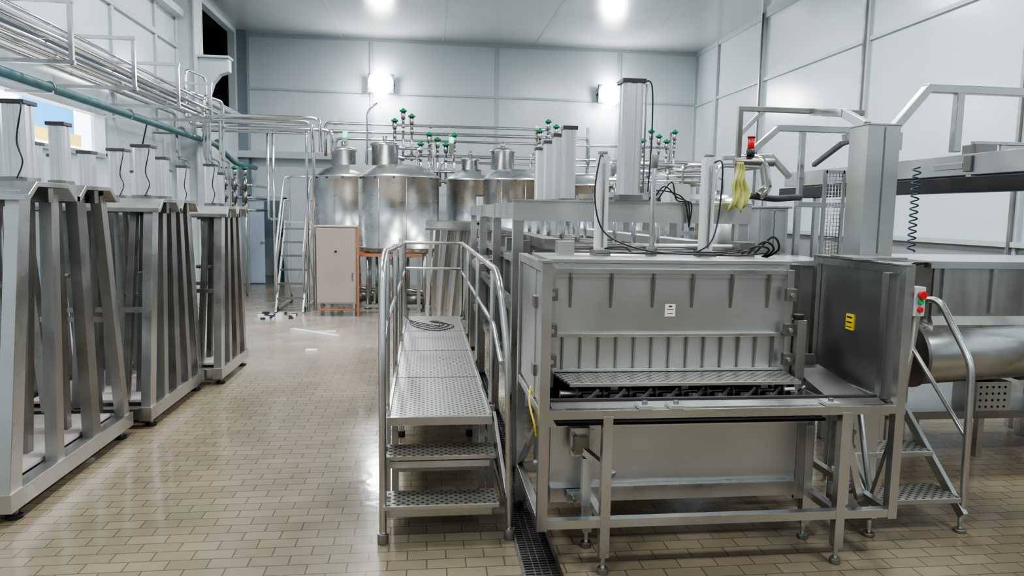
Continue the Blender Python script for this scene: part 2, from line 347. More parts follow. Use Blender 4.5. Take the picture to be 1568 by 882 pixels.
o.tube([(xa-.03,8.1,1.44),(xb+.04,8.1,1.44)],R,STEEL);o.tube([(xa-.03,8.1,1.15),(xb+.04,8.1,1.15)],.015,STEEL)
for k in range(4):
    o.spl([(-.21,7.95,1.0-.1*k),(-.17,7.6,.64),(-.05+.06*k,7.25+.05*k,.608),(.15,7.1+.12*k,.608),(.3-.05*k,7.4+.1*k,.608),(.05,7.7,.608)],.0045,BLACK,6)
o.done(.002)
# ---------------------------------------------------------------- drain
o=B('floor_drain_channel')
o.b(.49,.69,1.5,8.5,.001,.003,DARK)
for x in (.49,.675): o.b(x,x+.015,1.5,8.5,.001,.012,STEEL)
y=1.52
while y<8.5:
    o.b(.5,.68,y,y+.008,.004,.011,STEELD);y+=.026 if y<5 else .05
for x in (.55,.585,.63): o.b(x,x+.005,1.5,8.5,.004,.0105,STEELD)
o.done()
# ---------------------------------------------------------------- front cutting / draining unit
o=B('curd_block_cutting_machine')
F=3.33
T=.044
def sq(p,q,m=STEEL,w=T): o.bar(p,q,w,w,m)
x0,x1=.575,2.43
for z in (.27,.825):
    sq((x0,F,z),(x1,F,z));sq((x0,4.15,z),(x1,4.15,z));sq((x0,F+.015,z),(x0,4.14,z),w=.042);sq((x1,F+.015,z),(x1,4.14,z),w=.042)
for x in (x0,x1):
    sq((x,F,.24),(x,F,1.562),w=.049);sq((x,4.15,.05),(x,4.15,1.562),w=.049);sq((x,F+.015,1.54),(x,4.14,1.54),w=.042)
for x in (.893,2.14):
    sq((x,F,.09),(x,F,.815),w=.049);o.cyl((x,F,.03),(x,F,.1),.012,STEEL);o.cyl((x,F,0),(x,F,.03),.028,STEELD)
    sq((x,F+.015,.27),(x,3.62,.27),w=.04);sq((x-.02,3.62,.09),(x-.02,3.62,.66),w=.049);o.cyl((x-.02,3.62,.02),(x-.02,3.62,.1),.012,STEEL);o.cyl((x-.02,3.62,0),(x-.02,3.62,.03),.03,STEELD)
for sx,xx in ((1,.80),(-1,2.26)):
    o.b(xx-.05,xx+.05,3.5,3.54,.55,.70,STEEL);o.b(xx-.035,xx+.035,3.47,3.5,.57,.66,STEELD)
    sq((xx,3.5,.60),(xx+.14*sx,F+.02,.50),w=.035);sq((xx+.03*sx,3.48,.55),(xx+.03*sx,3.48,.3),ALU,w=.045)
    o.b(xx-.06,xx+.06,3.5,3.54,.30,.36,STEEL)
    for zz in (.58,.66,.33): o.cyl((xx-.03*sx,3.46,zz),(xx-.03*sx,3.5,zz),.012,STEELD,8)
o.b(.66,2.04,3.60,3.62,.30,.69,PANEL);o.b(.62,2.08,3.555,3.64,.69,.73,STEEL);o.b(.66,2.04,3.56,3.60,.28,.36,STEEL)
o.b(.66,.68,3.62,4.15,.30,.69,PANEL);o.b(2.02,2.04,3.62,4.15,.30,.69,PANEL);o.b(.66,2.04,3.62,4.15,.28,.30,PANEL)
o.b(.60,.658,3.60,3.62,.24,.8,STEELV);o.b(2.042,2.10,3.60,3.62,.24,.8,STEELV)
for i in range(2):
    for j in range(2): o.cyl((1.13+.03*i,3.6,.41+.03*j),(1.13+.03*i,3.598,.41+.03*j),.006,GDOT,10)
o.b(.60,2.40,F+.025,3.43,.80,.815,STEEL)
o.prism([(F+.03,.845),(F+.09,.86),(3.43,.83),(3.43,.81),(F+.03,.82)],'x',.62,2.38,STEELD)
o.b(.62,2.38,F+.10,F+.12,.85,.872,DGREY)
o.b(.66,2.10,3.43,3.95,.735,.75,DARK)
for x in (1.08,1.24,2.06):
    o.b(x-.035,x+.035,F-.03,F+.06,.849,.868,ALU);o.cyl((x,F,.868),(x,F,.885),.014,STEELD,10)
o.prism([(2.10,.84),(2.38,.84),(2.34,.98),(2.16,.98)],'y',3.98,4.0,STEELD)
o.hexa([(2.12,3.42,.83),(2.38,3.42,.83),(2.38,4.0,.83),(2.14,4.0,.83),(2.13,3.42,.84),(2.375,3.42,.84),(2.36,3.97,.92),(2.17,3.97,.92)],STEELD)
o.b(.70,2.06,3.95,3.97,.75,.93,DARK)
o.cyl((.72,3.68,.835),(2.05,3.68,.835),.022,STEEL)
for i in range(9):
    x=.80+i*.145;o.cyl((x,3.68,.835),(x+.012,3.68,.835),.055,STEELD,20);o.b(x+.03,x+.10,3.60,3.64,.80,.85,STEELD);o.bar((x+.02,3.60,.79),(x+.11,3.60,.88),.02,.014,STEEL)
o.b(.72,2.05,3.52,3.55,.80,.815,STEEL)
# main cutting box
X0,X1,Y0,Y1=.70,2.05,3.85,4.42
o.b(X0,X1,Y0,Y0+.02,.92,1.53,PANEL);o.b(X0,X0+.02,Y0+.02,Y1-.02,.85,1.53,PANEL);o.b(X1-.02,X1,Y0+.02,Y1-.02,.85,1.53,PANEL);o.b(X0,X1,Y1-.02,Y1,.85,1.53,PANEL)
o.b(X0-.03,X1+.03,Y0-.02,Y1+.02,1.53,1.55,PANEL)
o.b(X0-.02,X1+.02,Y0-.035,Y0,1.475,1.50,STEEL);o.b(X0-.02,X1+.02,Y0-.012,Y0,1.45,1.528,PANEL)
o.b(X0+.02,X1-.02,Y0-.03,Y0,1.118,1.138,STEEL)
o.b(X0+.0,X1,Y0-.04,Y0,.925,.94,STEEL)
for x in (.80,1.03,1.27,1.50,1.73,1.95):
    o.prism([(Y0-.033,1.474),(Y0-.033,1.45),(Y0-.008,1.28),(Y0,1.28),(Y0,1.474)],'x',x-.006,x+.006,STEELD)
for i in range(13):
    x=.76+i*.1025;o.prism([(Y0-.028,1.117),(Y0-.012,.941),(Y0,.941),(Y0,1.117)],'x',x-.005,x+.005,STEELD)
for x in (X0-.012,X1+.012):
    o.b(x-.02,x+.02,Y0-.05,Y0+.02,.84,1.50,STEEL)
    for z in (1.36,1.16,.99): o.b(x-.03,x+.03,Y0-.07,Y0-.04,z-.035,z+.035,STEELD);o.cyl((x,Y0-.07,z),(x,Y0-.085,z),.012,STEEL,8)
for x in (X0-.05,X1+.065): o.b(x-.025,x+.03,Y0-.10,Y0-.02,.80,1.22,STEELV);o.cyl((x,Y0-.06,1.22),(x,Y0-.06,1.25),.03,BLACK)
o.b(1.345,1.405,Y0-.004,Y0,1.23,1.30,WHT);o.b(1.355,1.395,Y0-.006,Y0-.003,1.268,1.273,REDB);o.b(1.365,1.385,Y0-.006,Y0-.003,1.283,1.292,DGREY);o.b(1.358,1.392,Y0-.006,Y0-.003,1.245,1.249,DGREY)
# lip table
o.hexa([(.74,3.53,.918),(2.00,3.53,.918),(2.06,3.83,.905),(.70,3.83,.905),(.74,3.53,.928),(2.00,3.53,.928),(2.06,3.83,.92),(.70,3.83,.92)],DECK)
o.b(.74,2.00,3.515,3.53,.912,.930,STEEL)
for x in (.98,1.36,1.8): o.b(x-.02,x+.02,3.53,3.85,.89,.915,STEELD)
# left guard
o.b(.565,.572,F+.06,4.10,.86,1.51,PANEL);sq((x0,F+.25,.85),(x0,F+.25,1.52),w=.03);o.b(x0-.03,x0+.03,F-.03,F+.10,1.563,1.575,STEEL)
for z in (1.0,1.35): o.b(.55,.585,F+.2,F+.28,z-.03,z+.03,STEELD)
# right guard
o.b(2.435,2.442,F+.03,4.12,.85,1.52,PANEL);sq((2.42,F+.12,.85),(2.42,F+.12,1.52),STEELV,w=.05)
o.b(2.40,2.45,F-.03,4.17,1.563,1.573,STEEL);o.b(2.30,2.62,3.60,3.82,1.575,1.59,STEEL)
o.b(2.428,2.436,3.76,3.83,1.16,1.25,YEL);o.b(2.426,2.43,3.77,3.82,1.20,1.208,BLACK);o.b(2.426,2.43,3.77,3.82,1.175,1.18,BLACK);o.b(2.426,2.43,3.77,3.82,1.228,1.238,BLACK)
sq((2.14,F+.03,.80),(2.32,F+.1,.30),w=.035);sq((2.2,F+.05,.80),(2.2,F+.05,.3),w=.03)
sq((x0,F+.03,.81),(x0,4.13,.30),w=.03)
o.cyl((2.43,4.15,0),(2.43,4.15,.06),.03,BLACK);o.cyl((.575,4.15,0),(.575,4.15,.06),.03,BLACK)
# white lift cylinders on the lid
for x in (1.05,1.71):
    o.b(x-.05,x+.05,4.15,4.27,1.55,1.585,STEELD);o.b(x-.034,x+.034,4.176,4.244,1.585,2.15,WHITECYL);o.cyl((x,4.21,2.15),(x,4.21,2.17),.03,STEELD);o.cyl((x,4.165,1.60),(x,4.165,2.1),.006,STEELD)
o.cyl((1.37,4.21,1.55),(1.37,4.21,2.12),.016,STEEL);o.cyl((1.37,4.21,1.55),(1.37,4.21,1.60),.035,STEELD);o.cyl((1.37,4.21,2.08),(1.37,4.21,2.16),.022,STEELD)
o.cyl((.9,4.3,1.60),(1.95,4.3,1.60),.022,STEELD);o.b(.8,.9,4.25,4.35,1.55,1.63,STEEL);o.b(1.93,2.03,4.2,4.35,1.55,1.64,STEELD)
o.spl([(1.04,4.17,2.14),(1.0,4.08,2.12),(.97,4.05,1.9),(1.02,4.02,1.70),(1.2,4.0,1.61),(1.45,4.02,1.575),(1.75,4.05,1.575),(1.98,4.1,1.60)],.005,BLACK)
o.spl([(1.0,4.1,1.57),(1.1,3.95,1.58),(1.3,4.0,1.575),(1.5,4.1,1.57),(1.8,3.98,1.57),(2.05,4.1,1.58)],.005,BLACK)
o.spl([(1.06,4.2,1.59),(1.15,4.05,1.61),(1.25,4.1,1.57),(1.6,4.15,1.575),(1.75,4.0,1.59),(1.9,4.1,1.60)],.005,BLACK)
for k in range(3): o.spl([(1.92+.04*k,4.15,1.57),(1.98+.05*k,4.08,1.62+.03*k),(2.07+.03*k,4.1,1.60),(2.10,4.3,1.52)],.007,BLACK)
o.spl([(1.73,4.17,2.12),(1.76,4.12,2.1),(1.75,4.12,1.8),(1.69,4.08,1.64),(1.6,4.1,1.575)],.005,BLACK)
o.spl([(.55,3.6,.9),(.53,3.5,.84),(.545,3.42,.75),(.56,3.45,.68)],.005,YEL)
o.done(.0025)
# e-stop box
o=B('emergency_stop_box')
o.b(2.457,2.517,3.30,3.36,1.31,1.46,STRUCT);o.cyl((2.487,3.30,1.42),(2.487,3.285,1.42),.018,REDB);o.cyl((2.487,3.285,1.42),(2.487,3.275,1.42),.022,REDB);o.cyl((2.487,3.30,1.385),(2.487,3.285,1.385),.015,GRNB);o.cyl((2.487,3.30,1.345),(2.487,3.285,1.345),.015,REDB)
o.spl([(2.487,3.33,1.31),(2.49,3.35,1.1),(2.47,3.4,.9),(2.47,3.4,.5)],.008,STRUCT)
o.done(.004)
# ---------------------------------------------------------------- long press vat behind
o=B('drained_curd_press_vat')
x0,x1,y0,y1=.62,2.2,4.75,9.2
for x in (x0,x1):
    o.b(x-.028,x+.028,y0,y1,1.755,1.868,PANEL)
    for y in (y0+.03,6.2,7.7,y1-.03):
        o.b(x-.035,x+.035,y-.035,y+.035,.05,1.75,STEEL);o.cyl((x,y,0),(x,y,.05),.045,BLACK)
for y in (y0,6.1,7.5,y1): o.b(x0-.04,x1+.04,y-.03,y+.03,1.745,1.875,PANEL)
o.b(x0-.045,x1+.045,y0-.05,y0+.05,1.877,1.887,STEEL)
o.b(.70,2.12,4.75,9.1,.62,1.42,STEELD);o.b(.66,2.16,4.70,9.15,1.42,1.46,STEEL)
o.b(.60,.66,4.9,9.1,1.10,1.16,STEELD);o.b(.62,.70,4.9,9.1,.55,.62,STEEL)
for i in range(9): y=5.0+i*.48;o.prism([(y-.02,.62),(y+.02,.62),(y+.02,1.4),(y-.02,1.4)],'x',.665,.70,STEELD)
for i in range(7):
    y=5.1+i*.6
    o.b(.78,2.04,y-.05,y+.05,1.48,1.53,STEELD);o.cyl((1.1,y,1.5),(1.1,y,1.8),.02,PIPE);o.cyl((1.7,y,1.5),(1.7,y,1.8),.02,PIPE)
    o.b(.64,.74,y-.1,y+.02,1.50,1.60,STEELD)
o.b(1.85,2.0,4.9,8.8,1.55,1.62,PANEL);o.b(.82,.95,4.9,8.8,1.55,1.62,STEELD)
o.cyl((.55,6.9,1.33),(.72,6.9,1.33),.05,PIPE);o.tube([(.62,6.9,1.33),(.52,6.9,1.33),(.52,7.3,1.28)],.045,STEEL,14,fil=.08)
for i,(x,y) in enumerate(((1.0,5.0),(1.02,5.5),(1.04,6.05),(1.07,6.7))): ramp_cyl(o,x,y,1.875,.53,.105,False)
o.b(1.25,1.50,4.66,4.84,1.887,1.90,STEELD)
ramp_cyl(o,1.365,4.75,1.90,.79,.16,False)
o.cyl((1.455,4.70,1.95),(1.455,4.70,2.66),.006,STEELD)
o.spl([(1.43,4.68,2.67),(1.48,4.66,2.64),(1.49,4.66,2.3),(1.47,4.64,1.95)],.005,BLACK)
for k in range(3): o.spl([(1.5+.03*k,4.70,1.9),(1.54+.05*k,4.66,1.96+.03*k),(1.68,4.66,1.94-.02*k),(1.75+.02*k,4.68,1.88),(1.78,4.68,1.72)],.005,BLACK)
for i in range(4): o.tube([(1.55+.12*i,5.2,1.88),(1.55+.12*i,5.2,2.05+.04*i),(2.15,5.2,2.05+.04*i)],.016,PIPE,10,fil=.05)
o.b(1.75,1.9,5.0,5.2,1.88,2.02,STRUCT)
o.done(.003)
# cloth
o=B('yellow_cleaning_cloth')
bm=o.bm;g=[]
for i in range(13):
    row=[]
    for j in range(14):
        t=j/13;w=.022+.05*t
        row.append(bm.verts.new((2.10+(i/12-.5)*2*w+.012*math.sin(j*.9),4.62+.022*math.sin(i*1.7+j*.35)*(.4+t)+.01*math.sin(j),2.16-.31*t-.03*math.sin(i*.9+.5)*t)))
    g.append(row)
for i in range(12):
    for j in range(13): o.face([g[i][j],g[i+1][j],g[i+1][j+1],g[i][j+1]],CLOTH,True)
c=o.done();md=c.modifiers.new('s','SOLIDIFY');md.thickness=.006
# ---------------------------------------------------------------- tower, gantry tubes, beacon
o=B('control_column')
o.b(2.50,2.70,3.85,4.03,.06,2.33,PANEL);o.b(2.495,2.705,3.845,4.035,2.33,2.34,STEEL);o.b(2.60,2.61,3.847,3.85,1.6,2.32,STEELD)
for x in (2.53,2.67): 
    for y in (3.88,4.0): o.cyl((x,y,0),(x,y,.06),.02,STEELD)
o.b(2.705,2.75,3.9,4.0,2.2,2.3,PANEL)
o.done(.005)
o=B('overhead_tube_gantry')
q=.05
o.bars([(2.60,4.25,2.30),(2.93,4.25,2.37),(3.14,4.25,2.62),(4.9,4.25,2.62)],q,q,STEEL)
o.bars([(3.36,4.25,2.60),(3.36,4.25,2.23)],q,q,STEEL)
o.bars([(2.25,5.0,0),(2.25,5.0,2.57),(3.2,5.0,2.57)],.035,.035,STEELD);o.bar((2.25,5,2.38),(2.42,5,2.56),.03,.03,STEEL)
o.bars([(2.45,5.3,2.26),(2.70,5.3,2.48),(3.45,5.3,2.48)],.045,.045,STEEL);o.bar((2.9,5.3,2.48),(2.9,5.3,2.1),.04,.04,STEEL)
o.bars([(2.35,5.5,2.26),(2.75,5.5,2.28),(2.92,5.5,2.12)],.04,.04,STEEL)
o.bars([(2.65,4.1,2.36),(2.62,4.3,2.46),(2.75,4.9,2.55)],.05,.05,STEEL);o.bars([(2.78,4.1,2.34),(2.8,4.6,2.3),(2.95,5.2,2.2)],.03,.03,DGREY)
o.bar((3.45,5.3,2.48),(3.45,5.3,2.22),.045,.045,STEEL)
o.bars([(2.9,5.3,2.1),(2.9,5.3,1.9),(3.28,5.3,1.9)],.04,.04,STEEL)
o.tube([(2.25,5.0,2.2),(2.42,4.95,2.22),(2.46,4.95,2.0),(2.4,4.95,1.95)],.035,PIPE,14,fil=.08)
o.cyl((2.2,4.95,2.19),(2.5,4.95,2.19),.03,STEELD);o.tube([(2.35,5.0,1.95),(2.55,5.0,1.93),(2.8,5.1,1.95)],.025,DGREY,10,fil=.05)
o.done(.004)
o=B('signal_beacon');o.cyl((2.32,4.95,2.24),(2.32,4.95,2.28),.03,DGREY);o.cyl((2.32,4.95,2.28),(2.32,4.95,2.36),.024,RED,20);o.cyl((2.32,4.95,2.36),(2.32,4.95,2.37),.028,DGREY,20);o.done()
o=B('overhead_conveyor')
for x in (3.36,3.62): o.b(x-.012,x+.012,2.6,6.4,2.08,2.21,PANEL)
o.b(3.373,3.607,2.65,6.35,2.10,2.12,BLACK);o.b(3.30,3.34,2.6,6.4,1.97,2.065,BLACK);o.b(3.342,3.60,2.6,6.4,1.98,2.02,DGREY);o.cyl((3.373,6.35,2.14),(3.607,6.35,2.14),.05,STEELD)
for y in (3.1,4.1,5.1,6.1):
    o.b(3.345,3.65,y-.02,y+.02,2.03,2.08,STEEL);o.b(3.33,3.348,y-.03,y+.03,2.1,2.2,STEELD)
for x in (3.40,3.58): o.b(x-.025,x+.025,6.2,6.25,.0,1.98,STEEL);
o.b(3.34,4.6,4.15,4.4,2.12,2.16,STEEL);o.b(3.64,4.4,4.2,4.22,2.16,2.28,PANEL);o.b(3.45,3.60,4.18,4.3,2.18,2.28,STEELD);o.b(3.45,4.5,4.195,4.23,2.28,2.30,STEEL)
o.b(4.4,4.46,4.3,4.36,0,2.12,STEEL)
for x in (3.7,3.95,4.3): o.cyl((x,4.15,2.24),(x,4.2,2.24),.02,STEEL)
o.done(.003)
o=B('coiled_air_hose')
pts=[]
for i in range(150):
    t=i/149;a=t*2*math.pi*13;pts.append((3.0+.022*math.cos(a),4.1+.022*math.sin(a),2.12-.52*t))
o.tube(pts,.005,mat('blue_hose',(.02,.05,.09),.4),6);o.done()
o=B('wire_mesh_guard')
for i in range(6): o.cyl((2.62+.022*i,4.45,1.56),(2.62+.022*i,4.45,2.10),.0022,STEEL,6)
for i in range(22): o.cyl((2.61,4.45,1.57+.025*i),(2.74,4.45,1.57+.025*i),.0022,STEEL,6)
for x in (2.61,2.74): o.b(x-.01,x+.01,4.44,4.46,0,2.11,STEEL)
o.b(2.61,2.74,4.44,4.46,2.09,2.11,STEEL);o.done()
o=B('junction_cabinet')
o.b(3.16,3.46,6.50,6.7,1.45,1.88,PANEL);o.b(3.18,3.30,6.49,6.50,1.47,1.86,STEEL);o.b(3.32,3.44,6.49,6.50,1.47,1.86,STEEL);o.b(3.13,3.49,6.48,6.72,1.88,1.90,STEEL)
for x in (3.2,3.42): o.b(x-.02,x+.02,6.58,6.62,0,1.45,STEEL)
o.done(.004)
o=B('transfer_conveyor_housing')
o.b(2.55,3.3,5.3,6.0,.5,1.42,STEELD);o.b(2.5,3.33,5.25,6.05,1.42,1.46,STEEL);o.b(2.28,2.40,4.3,4.9,.9,1.5,STEELD)
for x in (2.6,3.25):
    for y in (5.35,5.95): o.b(x-.03,x+.03,y-.03,y+.03,0,.5,STEEL)
o.b(2.36,2.40,4.29,4.9,0,.9,STEEL);o.done(.004)
# ---------------------------------------------------------------- hopper
o=B('whey_trough_hopper')
hx0,hx1=3.56,5.2
prof=[(4.6,1.5),(4.6,1.12)]
for i in range(17):
    a=math.pi+math.pi*i/16;prof.append((5.02+.45*math.cos(a),1.06+.46*math.sin(a)))
prof+=[(5.5,1.12),(5.5,1.5)]
o.prism(prof,'x',hx0,hx1,STEELV)
o.prism([(4.57,1.46),(4.57,1.51),(5.53,1.51),(5.53,1.46)],'x',hx0-.05,hx1+.02,PANEL)
o.hexa([(3.40,4.7,1.46),(3.58,4.62,1.02),(3.58,5.4,1.02),(3.40,5.4,1.46),(3.42,4.62,1.5),(3.6,4.6,1.5),(3.6,5.5,1.5),(3.40,5.5,1.5)],STEELD)
# big horizontal auger housing under the trough lip, sloping slightly down to the left
o.cyl((3.49,4.70,.83),(4.34,4.70,.88),.225,STEEL,48);o.cyl((4.34,4.70,.88),(4.37,4.70,.882),.25,PANEL,48);o.cyl((4.37,4.70,.882),(4.42,4.70,.885),.055,STEELD)
o.cyl((3.465,4.70,.829),(3.49,4.70,.83),.24,STEELD,48)
for k in range(10):
    a=k*math.pi/5;o.cyl((4.37,4.70+.215*math.cos(a),.882+.215*math.sin(a)),(4.382,4.70+.215*math.cos(a),.882+.215*math.sin(a)),.012,STEELD,8)
for x in (3.62,4.0,4.7): o.b(x,x+.035,4.580,4.6,1.14,1.46,STEEL)
for x in (3.66,5.0):
    for y in (4.98,5.3): o.b(x-.03,x+.03,y-.03,y+.03,0,.75,STEEL)
o.b(4.10,4.38,4.75,5.0,.38,.60,PANEL)
for i in range(5):
    for j in range(4): o.cyl((4.13+.05*i,4.75,.41+.05*j),(4.13+.05*i,4.748,.41+.05*j),.010,DARK,8)
o.b(3.40,5.3,4.75,5.6,.32,.38,STEELD)
for x in (3.45,4.2,5.1): o.b(x-.025,x+.025,4.8,4.85,0,.32,STEEL);o.b(x-.025,x+.025,5.5,5.55,0,.32,STEEL)
o.done(.003)
# ---------------------------------------------------------------- right steps
o=B('access_steps_with_handrail')
for z,y0 in ((.215,3.60),(.405,3.85)):
    o.b(2.52,3.06,y0,y0+.22,z-.012,z,DECK);o.b(2.52,3.06,y0-.01,y0,z-.03,z,STEEL);o.b(2.52,3.06,y0+.10,y0+.14,z-.08,z-.04,STEEL)
o.b(2.77,3.06,4.12,4.43,.585,.60,DECK);o.b(2.77,3.06,4.11,4.13,.55,.60,STEEL)
for x in (2.52,3.09):
    o.cyl((x,3.62,0),(x,3.62,.02),.035,STEELD);o.cyl((x,3.62,.02),(x,3.62,.1),.014,STEEL)
o.bar((3.09,3.60,.1),(3.09,4.2,.60),.03,.06,STEEL);o.bar((2.52,3.60,.1),(2.52,3.83,.4),.03,.06,STEEL)
for x in (2.79,3.09): o.bar((x,4.40,0),(x,4.40,.585),.04,.04,STEEL)
o.tube([(3.10,3.62,.08),(3.11,3.66,.98),(3.11,3.96,1.32),(3.11,4.13,1.29),(3.10,4.22,.55)],.021,STEEL,12,fil=.08)
o.tube([(3.10,3.64,.55),(3.10,4.17,1.0)],.014,STEEL)
o.tube([(2.54,3.65,.2),(2.54,3.82,.72)],.018,STEEL);o.bar((2.50,3.42,.7),(2.50,3.62,.12),.03,.03,STEEL)
o.done(.003)
# ---------------------------------------------------------------- double-O cheese vats
def vat(name,lobes,zb,zt,zr,man,legs,orange=False):
    o=B(name)
    for cx,cy,r in lobes:
        o.lathe(cx,cy,[(r*.3,zb-.15),(r*.97,zb-.02),(r,zb),(r,zb+.03),(r+.012,zb+.035),(r+.012,zb+.06),(r,zb+.065),(r,zt-.03),(r+.02,zt-.02),(r+.02,zt),(r*.97,zt+.03),(r*.80,zt+(zr-zt)*.55),(r*.55,zr-.01),(r*.2,zr)],TANK,64)
        for k in range(6):
            a=k*math.pi/3+.3;x=cx+r*.85*math.cos(a);y=cy+r*.85*math.sin(a);o.cyl((x,y,.03),(x,y,zb),.035,STEEL);o.cyl((x,y,0),(x,y,.03),.06,STEELD)
    (ax,ay,ar),(bx,by,br_)=lobes
    o.b(min(ax,bx)+.1,max(ax,bx)-.1,(ay+by)/2-min(ar,br_)*.62,(ay+by)/2+min(ar,br_)*.62,zb,zt,TANK)
    o.b(min(ax,bx)+.05,max(ax,bx)-.05,(ay+by)/2-min(ar,br_)*.5,(ay+by)/2+min(ar,br_)*.5,zt,zr-.02,TANK)
    for mx,my,mr,mz in man:
        o.lathe(mx,my,[(mr,zr-.1),(mr,mz-.06),(mr+.025,mz-.055),(mr+.025,mz-.03),(mr*.9,mz),(mr*.3,mz+.03)],STEEL,32);o.cyl((mx,my,mz),(mx,my,mz+.12),.04,STEELD)
    cx,cy,r=lobes[-1]
    for k in (4.2,4.9): o.cyl((cx+r*math.cos(k),cy+r*math.sin(k),zb+.05),(cx+r*math.cos(k),cy+r*math.sin(k),zt-.03),.005,STEEL,6)
    for cx,cy,r in lobes:
        for k in range(5):
            a=3.6+k*.5;x=cx+r*1.02*math.cos(a);y=cy+r*1.02*math.sin(a);o.b(x-.015,x+.015,y-.015,y+.015,zt-.05,zt-.02,DGREY)
        o.tube([(cx,cy,zb-.15),(cx,cy,.35),(cx+.5,cy-.2,.3)],.04,PIPE,12,fil=.1)
        o.cyl((cx+.1,cy-r*.5,.2),(cx+.45,cy-r*.5,.2),.1,STEELD)
        o.tube([(cx+.3,cy,zr-.1),(cx+.3,cy,zr+.30),(cx+.6,cy,zr+.30),(cx+.6,cy,zr-.2)],.022,PIPE,10,fil=.08)
    if orange:
        x0=lobes[0][0]-.1;x1=lobes[1][0]+.4;y=lobes[1][1]-.5
        o.b(x0,x1,y-.25,y-.2,zb-.09,zb-.04,ORANGE);o.b(x0,x1,y+.2,y+.25,zb-.09,zb-.04,ORANGE)
        o.b(x0,x1,y-.24,y-.2,.10,.15,STEEL);o.b(x0,x0+.05,y-.2,y+.2,zb-.09,zb-.04,ORANGE)
        for x in (x0+.05,(x0+x1)/2,x1-.05): o.b(x-.03,x+.03,y-.25,y-.19,0,zb-.09,STEEL)
    return o.done()
vat('cheese_vat',[(-1.40,13.7,.62),(-.46,13.3,.71)],1.08,2.40,2.62,[(-1.50,13.6,.22,2.92),(-.74,13.4,.24,3.02)],0,True)
vat('cheese_vat',[(.98,13.9,.58),(1.68,13.5,.64)],1.08,2.40,2.60,[(1.45,13.6,.22,2.98),(.85,13.8,.16,2.82)],0)
vat('cheese_vat',[(3.2,14.1,.6),(4.1,13.9,.6)],1.08,2.35,2.55,[(3.6,14,.2,2.8)],0)
o=B('control_cabinet')
o.b(-1.80,-1.15,12.15,12.45,.22,1.50,PINK);o.b(-1.79,-1.16,12.13,12.15,.24,1.48,PINK);o.b(-1.82,-1.13,12.12,12.47,1.50,1.53,PINK)
o.cyl((-1.48,12.13,1.10),(-1.48,12.11,1.10),.02,BLACK);o.b(-1.14,-1.10,12.15,12.2,.0,1.5,ORANGE)
o.b(-1.22,-1.20,12.12,12.13,.6,.75,STEELD)
for x in (-1.76,-1.19):
    for y in (12.2,12.4): o.b(x-.02,x+.02,y-.02,y+.02,.0,.22,STEEL)
o.b(-1.78,-1.17,12.175,12.225,.1,.13,ORANGE);o.done(.006)
# ---------------------------------------------------------------- ladder
o=B('mobile_step_ladder')
xa,xb=-2.56,-2.10
for x in (xa,xb):
    o.bar((x,12.6,.0),(x,13.6,1.55),.03,.06,ALU);o.bar((x-.02,14.1,0),(x,13.9,1.55),.03,.05,ALU);o.bar((x,12.6,.05),(x,14.1,.05),.04,.04,ALU)
    o.tube([(x,12.75,.35),(x,12.7,1.1),(x,13.5,2.35),(x,14.0,2.4),(x,13.95,1.5)],.022,ALU,10,fil=.1)
    o.tube([(x,12.75,.8),(x,13.5,1.95),(x,13.95,1.95)],.016,ALU,8,fil=.05)
    o.bar((x,13.3,1.0),(x,14.1,.1),.025,.025,ALU)
    for y in (12.7,14.05): o.cyl((x-.02,y,.05),(x+.02,y,.05),.05,BLACK)
for i in range(6): t=(i+1)/6.5;o.b(xa,xb,12.6+t-.05,12.6+t+.1,1.55*t-.02,1.55*t+.01,STEELD)
o.b(xa,xb,13.5,13.95,1.53,1.56,ALU);o.bar((xa,14.1,.1),(xb,13.95,1.4),.025,.025,ALU);o.tube([(xa,14.0,2.4),(xb,14.0,2.4)],.018,ALU);o.b(xa,xb,14.05,14.1,.3,.34,ALU)
o.done()
# ---------------------------------------------------------------- left wall services
o=B('overhead_pipe_rack')
rows=[(-4.05,3.30,.03),(-3.93,3.42,.028),(-3.82,3.30,.03),(-3.72,3.46,.022),(-3.62,3.32,.03),(-3.52,3.22,.028),(-3.42,3.34,.025),(-3.95,3.58,.03),(-3.75,3.60,.02),(-3.55,3.50,.02)]
for i,(x,z,r) in enumerate(rows):
    ye=12.4+.12*(i%4)
    if i%3==0: pts=[(x,3,z),(x,ye,z),(x,ye,2.6),(x,ye+.5,2.6),(x,ye+.5,1.2)]
    elif i%3==1: pts=[(x,3,z),(x,ye,z),(x,ye,3.3-.05*(i%4)),(-1.95+.05*i,ye,3.3-.05*(i%4)),(-1.95+.05*i,ye+.05,2.75)]
    else: pts=[(x,3,z),(x,ye-.4,z),(x,ye-.4,z+.35),(x+.1,ye+.3,z+.35),(x+.1,ye+.3,2.3),(x+.1,13.1,2.3)]
    o.tube(pts,r,PIPE,12,fil=.14)
for y in (4.5,6.0,7.5,9.0,10.5,12.0):
    o.b(XL+.001,-3.35,y-.02,y+.02,3.14,3.18,STEEL);o.b(-3.40,-3.36,y-.019,y+.019,3.14,3.75,STEEL);o.b(XL+.001,-3.35,y-.02,y+.02,3.71,3.75,STEEL)
    o.b(XL+.001,-3.4,y-.015,y+.015,3.37,3.395,STEEL)
o.tube([(-3.85,13.0,3.26),(-1.98,13.0,3.26),(-1.93,12.85,3.2),(-1.93,12.85,0)],.03,PIPE,12,fil=.12)
o.tube([(-3.85,13.1,3.12),(-2.03,13.1,3.12),(-2.03,12.75,3.12),(-2.03,12.75,0)],.025,PIPE,12,fil=.12)
o.tube([(-2.75,13.1,3.1),(-2.75,13.1,1.6),(-2.75,14.6,1.6)],.022,PIPE,12,fil=.1);o.tube([(-2.66,13.1,3.2),(-2.66,13.1,0)],.02,PIPE,12)
o.done()
o=B('teal_service_pipe')
